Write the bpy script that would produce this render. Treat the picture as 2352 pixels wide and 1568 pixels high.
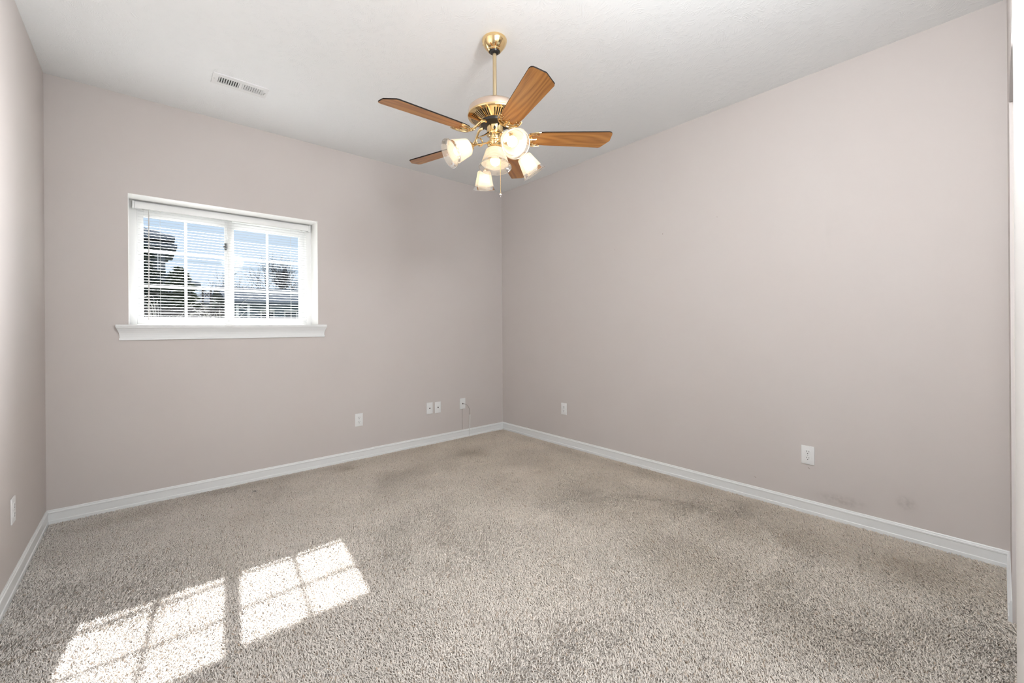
import bpy, bmesh, math, random
import numpy as np
from mathutils import Vector, Matrix

for o in list(bpy.data.objects):
    bpy.data.objects.remove(o, do_unlink=True)
S = bpy.context.scene
COL = S.collection
R = math.radians
PI = math.pi

# ------------------------------------------------------------------ camera
CX, CY, CZ = -3.1463, -3.8053, 1.1731
YAW, ROLL = 0.71385, -0.006705
cam_d = bpy.data.cameras.new('camera')
cam_d.sensor_width = 36.0
cam_d.lens = 973.66 / 2352 * 36
cam_d.shift_y = -31.46 / 2352
cam_d.clip_start = 0.01
cam_d.clip_end = 300
cam = bpy.data.objects.new('camera', cam_d)
COL.objects.link(cam)
_f = Vector((math.sin(YAW), math.cos(YAW), 0))
_r = Vector((math.cos(YAW), -math.sin(YAW), 0))
_u = Vector((0, 0, 1))
_r2 = _r * math.cos(ROLL) + _u * math.sin(ROLL)
_u2 = -_r * math.sin(ROLL) + _u * math.cos(ROLL)
cam.matrix_world = Matrix(((_r2.x, _u2.x, -_f.x, CX), (_r2.y, _u2.y, -_f.y, CY), (_r2.z, _u2.z, -_f.z, CZ), (0, 0, 0, 1)))
S.camera = cam

# ------------------------------------------------------------------ light and exposure
S.view_settings.view_transform = 'Standard'
S.view_settings.look = 'None'
S.view_settings.exposure = 0.0
S.view_settings.gamma = 1.0
S.view_settings.use_curve_mapping = False
SUN_STRENGTH = 52.0
SKY_STRENGTH = 1.0
HALL_FILL_W = 13.0
ROOM_FILL_W = 81.0
SIDE_FILL_W = 44.0
BULB = 8.5

w = bpy.data.worlds.new('sky')
S.world = w
w.use_nodes = True
nt = w.node_tree
nt.nodes.clear()
tc = nt.nodes.new('ShaderNodeTexCoord')
sep = nt.nodes.new('ShaderNodeSeparateXYZ')
nt.links.new(tc.outputs['Generated'], sep.inputs[0])
rmp = nt.nodes.new('ShaderNodeValToRGB')
rmp.color_ramp.elements[0].position = 0.0
rmp.color_ramp.elements[0].color = (0.70, 0.83, 0.96, 1)
rmp.color_ramp.elements[1].position = 0.55
rmp.color_ramp.elements[1].color = (0.44, 0.64, 0.92, 1)
nt.links.new(sep.outputs['Z'], rmp.inputs[0])
nz = nt.nodes.new('ShaderNodeTexNoise')
nz.inputs['Scale'].default_value = 3.0
nz.inputs['Detail'].default_value = 5.0
nt.links.new(tc.outputs['Generated'], nz.inputs['Vector'])
mr = nt.nodes.new('ShaderNodeMapRange')
mr.inputs['From Min'].default_value = 0.42
mr.inputs['From Max'].default_value = 0.68
mr.inputs['To Max'].default_value = 0.55
nt.links.new(nz.outputs['Fac'], mr.inputs['Value'])
mx = nt.nodes.new('ShaderNodeMix')
mx.data_type = 'RGBA'
nt.links.new(mr.outputs[0], mx.inputs['Factor'])
nt.links.new(rmp.outputs[0], mx.inputs['A'])
mx.inputs['B'].default_value = (0.76, 0.86, 0.96, 1)
bg = nt.nodes.new('ShaderNodeBackground')
bg.inputs['Strength'].default_value = SKY_STRENGTH
nt.links.new(mx.outputs['Result'], bg.inputs['Color'])
wo = nt.nodes.new('ShaderNodeOutputWorld')
nt.links.new(bg.outputs[0], wo.inputs[0])

sun_d = bpy.data.lights.new('sun', 'SUN')
sun_d.energy = SUN_STRENGTH
sun_d.angle = R(0.53)
sun_d.color = (0.97, 0.985, 1.0)
sun = bpy.data.objects.new('sun', sun_d)
COL.objects.link(sun)
sun.rotation_euler = Vector((-0.240, -1.92, -1.718)).to_track_quat('-Z', 'Y').to_euler()

def area(name, loc, aim, sx, sy, watts, color):
    d = bpy.data.lights.new(name, 'AREA')
    d.shape = 'RECTANGLE'
    d.size = sx
    d.size_y = sy
    d.energy = watts
    d.color = color
    o = bpy.data.objects.new(name, d)
    COL.objects.link(o)
    o.location = loc
    o.rotation_euler = (Vector(aim) - Vector(loc)).to_track_quat('-Z', 'Y').to_euler()
    return o
# unseen fill lamp added behind the doorway to brighten the far right corner
hd_ = area('hall_fill', (-2.95, -4.7, 1.45), (-0.3, 0.0, 1.25), 1.2, 1.8, HALL_FILL_W, (0.94, 0.975, 1.0))
hd_.data.spread = R(95)
# added fill lamp above and beside the camera, not a real fixture
pl_ = bpy.data.lights.new('room_fill', 'POINT'); pl_.energy = ROOM_FILL_W; pl_.shadow_soft_size = 0.15; pl_.color = (0.935, 0.972, 1.0)
po_ = bpy.data.objects.new('room_fill', pl_); COL.objects.link(po_); po_.location = (-2.10, -3.60, 2.22)
# narrow lamp added inside the right-hand opening to brighten the left wall
sd_ = area('side_fill', (-1.05, -4.02, 1.35), (-3.6, -2.25, 1.70), 0.20, 1.5, SIDE_FILL_W, (0.95, 0.975, 1.0))
sd_.data.spread = R(40)

# ------------------------------------------------------------------ materials
def new_mat(name):
    m = bpy.data.materials.new(name)
    m.use_nodes = True
    n = m.node_tree
    b = n.nodes['Principled BSDF']
    return m, n, b

def coords(n, scale=(1, 1, 1)):
    t = n.nodes.new('ShaderNodeTexCoord')
    mp = n.nodes.new('ShaderNodeMapping')
    mp.inputs['Scale'].default_value = scale
    n.links.new(t.outputs['Object'], mp.inputs['Vector'])
    return mp.outputs[0]

def plain(name, col, rough=0.5, metal=0.0, bump=0.0, bscale=200, var=0.0, vscale=3.0, spec=0.5):
    m, n, b = new_mat(name)
    b.inputs['Base Color'].default_value = (*col, 1)
    b.inputs['Roughness'].default_value = rough
    b.inputs['Metallic'].default_value = metal
    b.inputs['Specular IOR Level'].default_value = spec
    v = coords(n)
    if bump:
        t = n.nodes.new('ShaderNodeTexNoise')
        t.inputs['Scale'].default_value = bscale
        t.inputs['Detail'].default_value = 3
        n.links.new(v, t.inputs['Vector'])
        bp = n.nodes.new('ShaderNodeBump')
        bp.inputs['Strength'].default_value = bump
        bp.inputs['Distance'].default_value = 0.002
        n.links.new(t.outputs['Fac'], bp.inputs['Height'])
        n.links.new(bp.outputs[0], b.inputs['Normal'])
    if var:
        t = n.nodes.new('ShaderNodeTexNoise')
        t.inputs['Scale'].default_value = vscale
        t.inputs['Detail'].default_value = 4
        n.links.new(v, t.inputs['Vector'])
        x = n.nodes.new('ShaderNodeMix')
        x.data_type = 'RGBA'
        n.links.new(t.outputs['Fac'], x.inputs['Factor'])
        x.inputs['A'].default_value = (*[c * (1 - var) for c in col], 1)
        x.inputs['B'].default_value = (*[min(1, c * (1 + var)) for c in col], 1)
        n.links.new(x.outputs['Result'], b.inputs['Base Color'])
    return m

WALLC = (0.572, 0.525, 0.500)
def wall_mat():
    m, n, b = new_mat('wall_paint')
    v = coords(n)
    t1 = n.nodes.new('ShaderNodeTexNoise')
    t1.inputs['Scale'].default_value = 2.2
    t1.inputs['Detail'].default_value = 3
    n.links.new(v, t1.inputs['Vector'])
    x = n.nodes.new('ShaderNodeMix')
    x.data_type = 'RGBA'
    n.links.new(t1.outputs['Fac'], x.inputs['Factor'])
    x.inputs['A'].default_value = (WALLC[0] * .985, WALLC[1] * .975, WALLC[2] * .97, 1)
    x.inputs['B'].default_value = (WALLC[0] * 1.015, WALLC[1] * 1.025, WALLC[2] * 1.03, 1)
    n.links.new(x.outputs['Result'], b.inputs['Base Color'])
    b.inputs['Roughness'].default_value = 0.62
    b.inputs['Specular IOR Level'].default_value = 0.3
    t = n.nodes.new('ShaderNodeTexNoise')
    t.inputs['Scale'].default_value = 190
    t.inputs['Detail'].default_value = 2
    n.links.new(v, t.inputs['Vector'])
    bp = n.nodes.new('ShaderNodeBump')
    bp.inputs['Strength'].default_value = 0.12
    bp.inputs['Distance'].default_value = 0.0012
    n.links.new(t.outputs['Fac'], bp.inputs['Height'])
    n.links.new(bp.outputs[0], b.inputs['Normal'])
    return m

def ceiling_mat():
    m, n, b = new_mat('ceiling_texture_paint')
    b.inputs['Base Color'].default_value = (0.86, 0.868, 0.866, 1)
    b.inputs['Roughness'].default_value = 0.75
    b.inputs['Specular IOR Level'].default_value = 0.25
    v = coords(n)
    # brushed 'slap' texture: short curved strokes that turn from patch to patch
    big = n.nodes.new('ShaderNodeTexNoise')
    big.inputs['Scale'].default_value = 2.6
    big.inputs['Detail'].default_value = 1
    n.links.new(v, big.inputs['Vector'])
    add = n.nodes.new('ShaderNodeVectorMath')
    add.operation = 'MULTIPLY_ADD'
    n.links.new(big.outputs['Color'], add.inputs[0])
    add.inputs[1].default_value = (1.1, 1.1, 1.1)
    n.links.new(v, add.inputs[2])
    w1 = n.nodes.new('ShaderNodeTexWave')
    w1.inputs['Scale'].default_value = 21
    w1.inputs['Distortion'].default_value = 9
    w1.inputs['Detail'].default_value = 3.5
    w1.inputs['Detail Scale'].default_value = 2.2
    n.links.new(add.outputs[0], w1.inputs['Vector'])
    msk = n.nodes.new('ShaderNodeTexNoise')
    msk.inputs['Scale'].default_value = 26
    msk.inputs['Detail'].default_value = 2
    n.links.new(v, msk.inputs['Vector'])
    mp = n.nodes.new('ShaderNodeMapRange')
    mp.inputs['From Min'].default_value = 0.42
    mp.inputs['From Max'].default_value = 0.62
    n.links.new(msk.outputs['Fac'], mp.inputs['Value'])
    mu = n.nodes.new('ShaderNodeMath')
    mu.operation = 'MULTIPLY'
    n.links.new(w1.outputs['Fac'], mu.inputs[0])
    n.links.new(mp.outputs[0], mu.inputs[1])
    bp = n.nodes.new('ShaderNodeBump')
    bp.inputs['Strength'].default_value = 0.42
    bp.inputs['Distance'].default_value = 0.0016
    n.links.new(mu.outputs[0], bp.inputs['Height'])
    n.links.new(bp.outputs[0], b.inputs['Normal'])
    return m

def wood_mat():
    m, n, b = new_mat('oak_veneer')
    t = n.nodes.new('ShaderNodeTexCoord')
    oi = n.nodes.new('ShaderNodeObjectInfo')
    mul = n.nodes.new('ShaderNodeMath')
    mul.operation = 'MULTIPLY'
    mul.inputs[1].default_value = 7.3
    n.links.new(oi.outputs['Random'], mul.inputs[0])
    cmb = n.nodes.new('ShaderNodeCombineXYZ')
    n.links.new(mul.outputs[0], cmb.inputs[2])
    n.links.new(mul.outputs[0], cmb.inputs[0])
    ad = n.nodes.new('ShaderNodeVectorMath')
    n.links.new(t.outputs['Object'], ad.inputs[0])
    n.links.new(cmb.outputs[0], ad.inputs[1])
    mp = n.nodes.new('ShaderNodeMapping')
    mp.inputs['Scale'].default_value = (1.15, 8.0, 4.0)
    n.links.new(ad.outputs[0], mp.inputs['Vector'])
    cn = n.nodes.new('ShaderNodeTexNoise')
    cn.inputs['Scale'].default_value = 1.0
    cn.inputs['Detail'].default_value = 1.0
    n.links.new(mp.outputs[0], cn.inputs['Vector'])
    c1 = n.nodes.new('ShaderNodeMath'); c1.operation = 'MULTIPLY'; c1.inputs[1].default_value = 75.0
    n.links.new(cn.outputs['Fac'], c1.inputs[0])
    c2 = n.nodes.new('ShaderNodeMath'); c2.operation = 'SINE'
    n.links.new(c1.outputs[0], c2.inputs[0])
    w1 = n.nodes.new('ShaderNodeMapRange')
    w1.inputs['From Min'].default_value = -1.0
    w1.inputs['To Min'].default_value = 0.25
    n.links.new(c2.outputs[0], w1.inputs['Value'])
    mp2 = n.nodes.new('ShaderNodeMapping')
    mp2.inputs['Scale'].default_value = (10, 260, 50)
    n.links.new(ad.outputs[0], mp2.inputs['Vector'])
    nz = n.nodes.new('ShaderNodeTexNoise')
    nz.inputs['Scale'].default_value = 1
    nz.inputs['Detail'].default_value = 3
    n.links.new(mp2.outputs[0], nz.inputs['Vector'])
    mixf = n.nodes.new('ShaderNodeMath')
    mixf.operation = 'MULTIPLY_ADD'
    n.links.new(w1.outputs[0], mixf.inputs[0])
    mixf.inputs[1].default_value = 0.42
    sc = n.nodes.new('ShaderNodeMath')
    sc.operation = 'MULTIPLY'
    sc.inputs[1].default_value = 0.5
    n.links.new(nz.outputs['Fac'], sc.inputs[0])
    n.links.new(sc.outputs[0], mixf.inputs[2])
    rp = n.nodes.new('ShaderNodeValToRGB')
    e = rp.color_ramp.elements
    e[0].position = 0.1
    e[0].color = (0.17, 0.065, 0.02, 1)
    e[1].position = 0.85
    e[1].color = (0.60, 0.29, 0.085, 1)
    k = rp.color_ramp.elements.new(0.42)
    k.color = (0.42, 0.175, 0.045, 1)
    n.links.new(mixf.outputs[0], rp.inputs[0])
    n.links.new(rp.outputs[0], b.inputs['Base Color'])
    b.inputs['Roughness'].default_value = 0.30
    b.inputs['Specular IOR Level'].default_value = 0.4
    return m

def carpet_mat():
    m, n, b = new_mat('carpet_pile')
    at = n.nodes.new('ShaderNodeAttribute')
    at.attribute_name = 'pile'
    n.links.new(at.outputs['Color'], b.inputs['Base Color'])
    b.inputs['Roughness'].default_value = 0.9
    b.inputs['Specular IOR Level'].default_value = 0.1
    b.inputs['Sheen Weight'].default_value = 0.15
    return m

def glass_mat(name, tint=(1, 1, 1), gloss=0.06):
    m = bpy.data.materials.new(name)
    m.use_nodes = True
    n = m.node_tree
    n.nodes.clear()
    o = n.nodes.new('ShaderNodeOutputMaterial')
    tr = n.nodes.new('ShaderNodeBsdfTransparent')
    tr.inputs[0].default_value = (*tint, 1)
    gl = n.nodes.new('ShaderNodeBsdfGlossy')
    gl.inputs['Roughness'].default_value = 0.02
    fr = n.nodes.new('ShaderNodeFresnel')
    fr.inputs[0].default_value = 1.45
    ml = n.nodes.new('ShaderNodeMath')
    ml.operation = 'MULTIPLY'
    ml.inputs[1].default_value = gloss * 10
    n.links.new(fr.outputs[0], ml.inputs[0])
    mx = n.nodes.new('ShaderNodeMixShader')
    n.links.new(ml.outputs[0], mx.inputs[0])
    n.links.new(tr.outputs[0], mx.inputs[1])
    n.links.new(gl.outputs[0], mx.inputs[2])
    n.links.new(mx.outputs[0], o.inputs[0])
    return m

def frosted_mat(name, clear, ribs=False):
    m = bpy.data.materials.new(name)
    m.use_nodes = True
    n = m.node_tree
    n.nodes.clear()
    o = n.nodes.new('ShaderNodeOutputMaterial')
    tr = n.nodes.new('ShaderNodeBsdfTransparent')
    tr.inputs[0].default_value = (1, 0.985, 0.96, 1)
    tl = n.nodes.new('ShaderNodeBsdfTranslucent')
    tl.inputs[0].default_value = (0.90, 0.85, 0.77, 1)
    df = n.nodes.new('ShaderNodeBsdfDiffuse')
    df.inputs[0].default_value = (0.92, 0.90, 0.87, 1)
    gl = n.nodes.new('ShaderNodeBsdfGlossy')
    gl.inputs['Roughness'].default_value = 0.06
    a = n.nodes.new('ShaderNodeMixShader')
    a.inputs[0].default_value = 0.30
    n.links.new(tl.outputs[0], a.inputs[1])
    n.links.new(df.outputs[0], a.inputs[2])
    b2 = n.nodes.new('ShaderNodeMixShader')
    b2.inputs[0].default_value = clear
    n.links.new(a.outputs[0], b2.inputs[1])
    n.links.new(tr.outputs[0], b2.inputs[2])
    if ribs:
        at = n.nodes.new('ShaderNodeTexCoord')
        sp = n.nodes.new('ShaderNodeSeparateXYZ')
        n.links.new(at.outputs['Object'], sp.inputs[0])
        m1 = n.nodes.new('ShaderNodeMath')
        m1.operation = 'MULTIPLY'
        m1.inputs[1].default_value = 2 * PI / RIBP
        n.links.new(sp.outputs['Z'], m1.inputs[0])
        m2 = n.nodes.new('ShaderNodeMath')
        m2.operation = 'SINE'
        n.links.new(m1.outputs[0], m2.inputs[0])
        m3 = n.nodes.new('ShaderNodeMapRange')
        m3.inputs['From Min'].default_value = -1
        m3.inputs['From Max'].default_value = 1
        m3.inputs['To Min'].default_value = clear * 0.3
        m3.inputs['To Max'].default_value = min(1, clear * 1.7)
        n.links.new(m2.outputs[0], m3.inputs['Value'])
        n.links.new(m3.outputs[0], b2.inputs[0])
    fr0 = n.nodes.new('ShaderNodeFresnel')
    fr0.inputs[0].default_value = 1.45
    fr = n.nodes.new('ShaderNodeMath')
    fr.operation = 'MULTIPLY'
    fr.inputs[1].default_value = 0.35 if ribs else 0.8
    n.links.new(fr0.outputs[0], fr.inputs[0])
    mx = n.nodes.new('ShaderNodeMixShader')
    n.links.new(fr.outputs[0], mx.inputs[0])
    n.links.new(b2.outputs[0], mx.inputs[1])
    n.links.new(gl.outputs[0], mx.inputs[2])
    n.links.new(mx.outputs[0], o.inputs[0])
    return m

def emit_mat(name, col, strength):
    m, n, b = new_mat(name)
    b.inputs['Base Color'].default_value = (0.9, 0.9, 0.9, 1)
    b.inputs['Emission Color'].default_value = (*col, 1)
    b.inputs['Emission Strength'].default_value = strength
    return m

def brick_mat():
    m, n, b = new_mat('brick')
    v = coords(n)
    t = n.nodes.new('ShaderNodeTexBrick')
    t.inputs['Scale'].default_value = 4
    t.inputs['Color1'].default_value = (0.16, 0.10, 0.09, 1)
    t.inputs['Color2'].default_value = (0.22, 0.14, 0.12, 1)
    t.inputs['Mortar'].default_value = (0.3, 0.28, 0.27, 1)
    n.links.new(v, t.inputs['Vector'])
    n.links.new(t.outputs['Color'], b.inputs['Base Color'])
    b.inputs['Roughness'].default_value = 0.85
    return m

def siding_mat(name, col, pitch=0.12):
    m, n, b = new_mat(name)
    v = coords(n, (1, 1, 1 / pitch / 2 / PI * 2))
    t = n.nodes.new('ShaderNodeTexWave')
    t.bands_direction = 'Z'
    t.wave_profile = 'SAW'
    t.inputs['Scale'].default_value = 1.0
    n.links.new(v, t.inputs['Vector'])
    bp = n.nodes.new('ShaderNodeBump')
    bp.inputs['Distance'].default_value = 0.02
    n.links.new(t.outputs['Fac'], bp.inputs['Height'])
    n.links.new(bp.outputs[0], b.inputs['Normal'])
    b.inputs['Base Color'].default_value = (*col, 1)
    b.inputs['Specular IOR Level'].default_value = 0.1
    b.inputs['Roughness'].default_value = 0.7
    return m

RIBP = 0.0062
M_WALL = wall_mat()
M_CEIL = ceiling_mat()
M_TRIM = plain('white_trim_paint', (0.79, 0.80, 0.795), 0.35, bump=0.03, bscale=60)
M_REVEAL = plain('white_reveal_paint', (0.88, 0.87, 0.85), 0.55, bump=0.05, bscale=150)
M_VINYL = plain('white_vinyl', (0.82, 0.82, 0.81), 0.35)
M_PLASTIC = plain('white_plastic', (0.80, 0.80, 0.79), 0.3)
M_DARK = plain('dark_slot', (0.02, 0.018, 0.016), 0.6)
M_STEEL = plain('screw_metal', (0.6, 0.6, 0.58), 0.35, metal=1)
M_BRASS = plain('polished_brass', (0.83, 0.62, 0.33), 0.10, metal=1)
M_BRASS_REFL = plain('brass_pink_reflection', (0.74, 0.60, 0.50), 0.20, metal=1)  # pink reflection of the walls mixed into the brass colour
M_BRASS2 = plain('satin_brass', (0.62, 0.50, 0.32), 0.28, metal=1)
M_BLACK = plain('black_metal', (0.012, 0.011, 0.010), 0.35)
M_WOOD = wood_mat()
M_EDGE = plain('dark_blade_edge', (0.012, 0.008, 0.006), 0.6, spec=0.1)
M_CARPET = carpet_mat()
M_BACKING = plain('carpet_backing', (0.36, 0.31, 0.26), 0.95, bump=0.5, bscale=90, var=0.15, vscale=30)
M_GLASS = glass_mat('window_glass', (0.985, 0.99, 0.99), 0.012)
M_FROST = frosted_mat('ribbed_frosted_glass', 0.07, ribs=True)
M_CLEAR = frosted_mat('clear_flare_glass', 0.72)
M_BULB = emit_mat('lit_bulb', (1.0, 0.80, 0.55), BULB)
M_SLAT = plain('white_slat', (0.56, 0.56, 0.555), 0.5)
M_CORD = plain('white_cord', (0.75, 0.75, 0.73), 0.8)
M_WAND = plain('grey_wand', (0.50, 0.47, 0.45), 0.3)
M_WIRE = plain('grey_wire', (0.33, 0.30, 0.27), 0.5)
M_SCUFF = plain('wall_scuff', (0.33, 0.28, 0.25), 0.8)
M_METALWHITE = plain('white_enamel', (0.80, 0.80, 0.79), 0.35)
M_STONE = plain('exterior_wall', (0.35, 0.31, 0.28), 0.9, bump=0.3, bscale=20)

# ------------------------------------------------------------------ mesh helpers
class MB:
    def __init__(self):
        self.v = []; self.f = []; self.mi = []
    def add(self, vs, fs, mi=0, M=None):
        k = len(self.v)
        for p in vs:
            p = Vector(p)
            if M is not None: p = M @ p
            self.v.append(p[:])
        for f in fs:
            self.f.append([i + k for i in f]); self.mi.append(mi)
    def box(self, x0, x1, y0, y1, z0, z1, mi=0, M=None, bev=0.0):
        if bev <= 0:
            vs = [(x, y, z) for z in (z0, z1) for y in (y0, y1) for x in (x0, x1)]
            fs = [(0, 2, 3, 1), (4, 5, 7, 6), (0, 1, 5, 4), (2, 6, 7, 3), (0, 4, 6, 2), (1, 3, 7, 5)]
            self.add(vs, fs, mi, M)
        else:
            bm = bmesh.new()
            vs = [bm.verts.new(p) for p in [(x, y, z) for z in (z0, z1) for y in (y0, y1) for x in (x0, x1)]]
            for f in [(0, 2, 3, 1), (4, 5, 7, 6), (0, 1, 5, 4), (2, 6, 7, 3), (0, 4, 6, 2), (1, 3, 7, 5)]:
                bm.faces.new([vs[i] for i in f])
            bmesh.ops.bevel(bm, geom=list(bm.edges), offset=bev, segments=2, affect='EDGES', profile=0.6)
            bm.verts.index_update()
            self.add([v.co[:] for v in bm.verts], [[v.index for v in f.verts] for f in bm.faces], mi, M)
            bm.free()
    def lathe(self, prof, n=32, mi=0, M=None, closed=False, mis=None):
        vs = []; fs = []; ms = []
        for (r, z) in prof:
            for k in range(n):
                a = 2 * PI * k / n
                vs.append((r * math.cos(a), r * math.sin(a), z))
        m = len(prof)
        rng = m if closed else m - 1
        k0 = len(self.v)
        for p in vs:
            p = Vector(p)
            if M is not None: p = M @ p
            self.v.append(p[:])
        for i in range(rng):
            j = (i + 1) % m
            for k in range(n):
                k2 = (k + 1) % n
                self.f.append([k0 + i * n + k, k0 + i * n + k2, k0 + j * n + k2, k0 + j * n + k])
                self.mi.append(mis[i] if mis else mi)
    def tube(self, pts, r, n=8, mi=0, M=None, caps=True):
        pts = [Vector(p) for p in pts]
        rs = r if isinstance(r, (list, tuple)) else [r] * len(pts)
        t0 = (pts[1] - pts[0]).normalized()
        ref = Vector((0, 0, 1)) if abs(t0.z) < 0.9 else Vector((1, 0, 0))
        nrm = (ref - t0 * ref.dot(t0)).normalized()
        vs = []
        for i, p in enumerate(pts):
            if i == 0: t = (pts[1] - pts[0])
            elif i == len(pts) - 1: t = (pts[-1] - pts[-2])
            else: t = (pts[i + 1] - pts[i - 1])
            t.normalize()
            nrm = (nrm - t * nrm.dot(t))
            if nrm.length < 1e-6: nrm = t.orthogonal()
            nrm.normalize()
            b = t.cross(nrm)
            for k in range(n):
                a = 2 * PI * k / n
                vs.append(p + (nrm * math.cos(a) + b * math.sin(a)) * rs[i])
        fs = []
        for i in range(len(pts) - 1):
            for k in range(n):
                k2 = (k + 1) % n
                fs.append((i * n + k, i * n + k2, (i + 1) * n + k2, (i + 1) * n + k))
        if caps:
            fs.append(tuple(range(n - 1, -1, -1)))
            fs.append(tuple((len(pts) - 1) * n + k for k in range(n)))
        self.add(vs, fs, mi, M)
    def prism(self, outline, z0, z1, mi=0, M=None, mside=None):
        n = len(outline)
        vs = [(x, y, z0) for x, y in outline] + [(x, y, z1) for x, y in outline]
        self.add(vs, [tuple(range(n - 1, -1, -1)), tuple(range(n, 2 * n))], mi, M)
        self.add(vs, [(k, (k + 1) % n, n + (k + 1) % n, n + k) for k in range(n)], mi if mside is None else mside, M)
    def sphere(self, c, r, n=12, mi=0, M=None, sz=1.0):
        prof = [(max(1e-5, r * math.sin(PI * i / n)), -r * sz * math.cos(PI * i / n)) for i in range(n + 1)]
        T = Matrix.Translation(c)
        self.lathe(prof, n * 2, mi, (M @ T) if M is not None else T)
    def build(self, name, mats, parent=None, smooth=False, loc=None, angle=35):
        me = bpy.data.meshes.new(name)
        me.from_pydata(self.v, [], self.f)
        if not isinstance(mats, (list, tuple)): mats = [mats]
        for m in mats: me.materials.append(m)
        me.polygons.foreach_set('material_index', self.mi)
        if smooth:
            me.polygons.foreach_set('use_smooth', [True] * len(me.polygons))
            me.set_sharp_from_angle(angle=R(angle))
        me.update()
        o = bpy.data.objects.new(name, me)
        COL.objects.link(o)
        if parent is not None: o.parent = parent
        if loc: o.location = loc
        return o

def struct(o):
    o['kind'] = 'structure'
    return o
def tag(o, label, cat, group=None, kind=None):
    o['label'] = label; o['category'] = cat
    if group: o['group'] = group
    if kind: o['kind'] = kind
    return o
def thing(name, label, cat, loc=(0, 0, 0), rz=0, group=None):
    o = bpy.data.objects.new(name, None)
    o.empty_display_size = 0.05
    COL.objects.link(o)
    o.location = loc; o.rotation_euler = (0, 0, rz)
    return tag(o, label, cat, group)
def bez(p0, p1, p2, p3, n=12):
    out = []
    for i in range(n + 1):
        t = i / n; s = 1 - t
        out.append(tuple(s**3 * a + 3 * s * s * t * b + 3 * s * t * t * c + t**3 * d for a, b, c, d in zip(p0, p1, p2, p3)))
    return out

W, L, H = 3.605, 3.829, 2.74
FZ = -0.0095          # subfloor level, the pile rises to about z = 0
WX0, WX1, WZ0, WZ1 = -3.228, -2.031, 1.212, 2.088
RV = 0.19            # depth of the window reveal
WT = 0.30            # outer wall thickness
HW = -5.6            # far end of the hall

# ------------------------------------------------------------------ structure
b = MB(); b.box(-W - .1, 0.1, -L - .12, 0.02, FZ - .1, FZ); struct(b.build('floor', M_BACKING))
b = MB(); b.box(-W - .12, 0.12, HW, 0.02, H, H + .1); struct(b.build('ceiling', M_CEIL))
b = MB()
b.box(-W - .3, WX0, 0, WT, FZ - .1, H); b.box(WX1, 0.3, 0, WT, FZ - .1, H)
b.box(WX0, WX1, 0, WT, WZ1, H); b.box(WX0, WX1, 0, WT, FZ - .1, WZ0 - .001)
struct(b.build('wall_back', M_WALL))
b = MB(); b.box(0, .12, HW, 0, FZ - .1, H); struct(b.build('wall_right', M_WALL))
b = MB(); b.box(-W - .12, -W, HW, 0, FZ - .1, H); struct(b.build('wall_left', M_WALL))
# wall the camera stands against: short piece, opening with header, second piece, doorway
b = MB()
b.box(-0.564, 0, -L - .125, -L, FZ - .1, H)
b.box(-1.446, -0.564, -L - .125, -L, 2.05, H)
b.box(-2.25, -1.446, -L - .125, -L, FZ - .1, H)
b.box(-3.56, -2.25, -L - .125, -L, 2.60, H)
b.box(-W, -3.56, -L - .125, -L, FZ - .1, H)
struct(b.build('wall_front', M_WALL))
b = MB(); b.box(-W - .1, 0.1, HW - .1, HW, FZ - .1, H); struct(b.build('wall_hall', M_WALL))
b = MB(); b.box(-1.9, -1.8, HW, -L - .125, FZ - .1, H); struct(b.build('wall_closet', M_WALL))

# window reveal lining (returns painted white)
b = MB()
e = 0.0015
b.box(WX0, WX0 + e, 0.0005, RV, WZ0, WZ1); b.box(WX1 - e, WX1, 0.0005, RV, WZ0, WZ1)
b.box(WX0, WX1, 0.0005, RV, WZ1 - e, WZ1); b.box(WX0, WX1, -0.001, RV, WZ0 - .004, WZ0)
struct(b.build('trim_1', M_REVEAL))

# window: vinyl slider, two sashes, grilles between the panes
win = bpy.data.objects.new('window_1', None); COL.objects.link(win)
win.location = ((WX0 + WX1) / 2, RV, WZ0); struct(win)
win.empty_display_size = .05
def wl(o):
    o.location = (-win.location.x, -win.location.y, -win.location.z); return o
GY = 0.222
xl0, xl1, xr0, xr1 = -3.150, -2.666, -2.600, -2.115
zb, zt = 1.268, 1.985
b = MB()
b.box(WX0, WX0 + .042, RV, .30, WZ0, WZ1, bev=.002); b.box(WX1 - .042, WX1, RV, .30, WZ0, WZ1, bev=.002)
b.box(WX0 + .042, WX1 - .042, RV, .30, WZ1 - .055, WZ1, bev=.002); b.box(WX0 + .042, WX1 - .042, RV, .30, WZ0, WZ0 + .028, bev=.002)
b.box(-2.648, -2.618, RV + .012, .29, WZ0 + .028, WZ1 - .055, bev=.002)
wl(b.build('window_frame', M_VINYL, win, smooth=True))
def sash(x0, x1, gx0, gx1, y0, y1, gy, mx_, name):
    s = MB()
    s.box(x0, gx0, y0, y1, WZ0 + .028, WZ1 - .055, bev=.002); s.box(gx1, x1, y0, y1, WZ0 + .028, WZ1 - .055, bev=.002)
    s.box(gx0, gx1, y0, y1, zt, WZ1 - .055, bev=.002); s.box(gx0, gx1, y0, y1, WZ0 + .028, zb, bev=.002)
    so = wl(s.build('sash', M_VINYL, win, smooth=True))
    g = MB()
    g.box(mx_ - .009, mx_ + .009, gy - .004, gy + .004, zb, zt)
    for z in (1.744, 1.490):
        g.box(gx0, gx1, gy - .0035, gy + .0035, z - .009, z + .009)
    g.build('grille', M_VINYL, so)
    p = MB(); p.box(gx0 - .003, gx1 + .003, gy - .009, gy - .006, zb - .003, zt + .003)
    p.build('pane', M_GLASS, so)
    return so
s1 = sash(WX0 + .042, -2.633, xl0, xl1, RV + .018, .238, GY, -2.910, 'l')
s2 = sash(-2.633, WX1 - .042, xr0, xr1, RV + .050, .282, GY + .032, -2.362, 'r')
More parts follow.
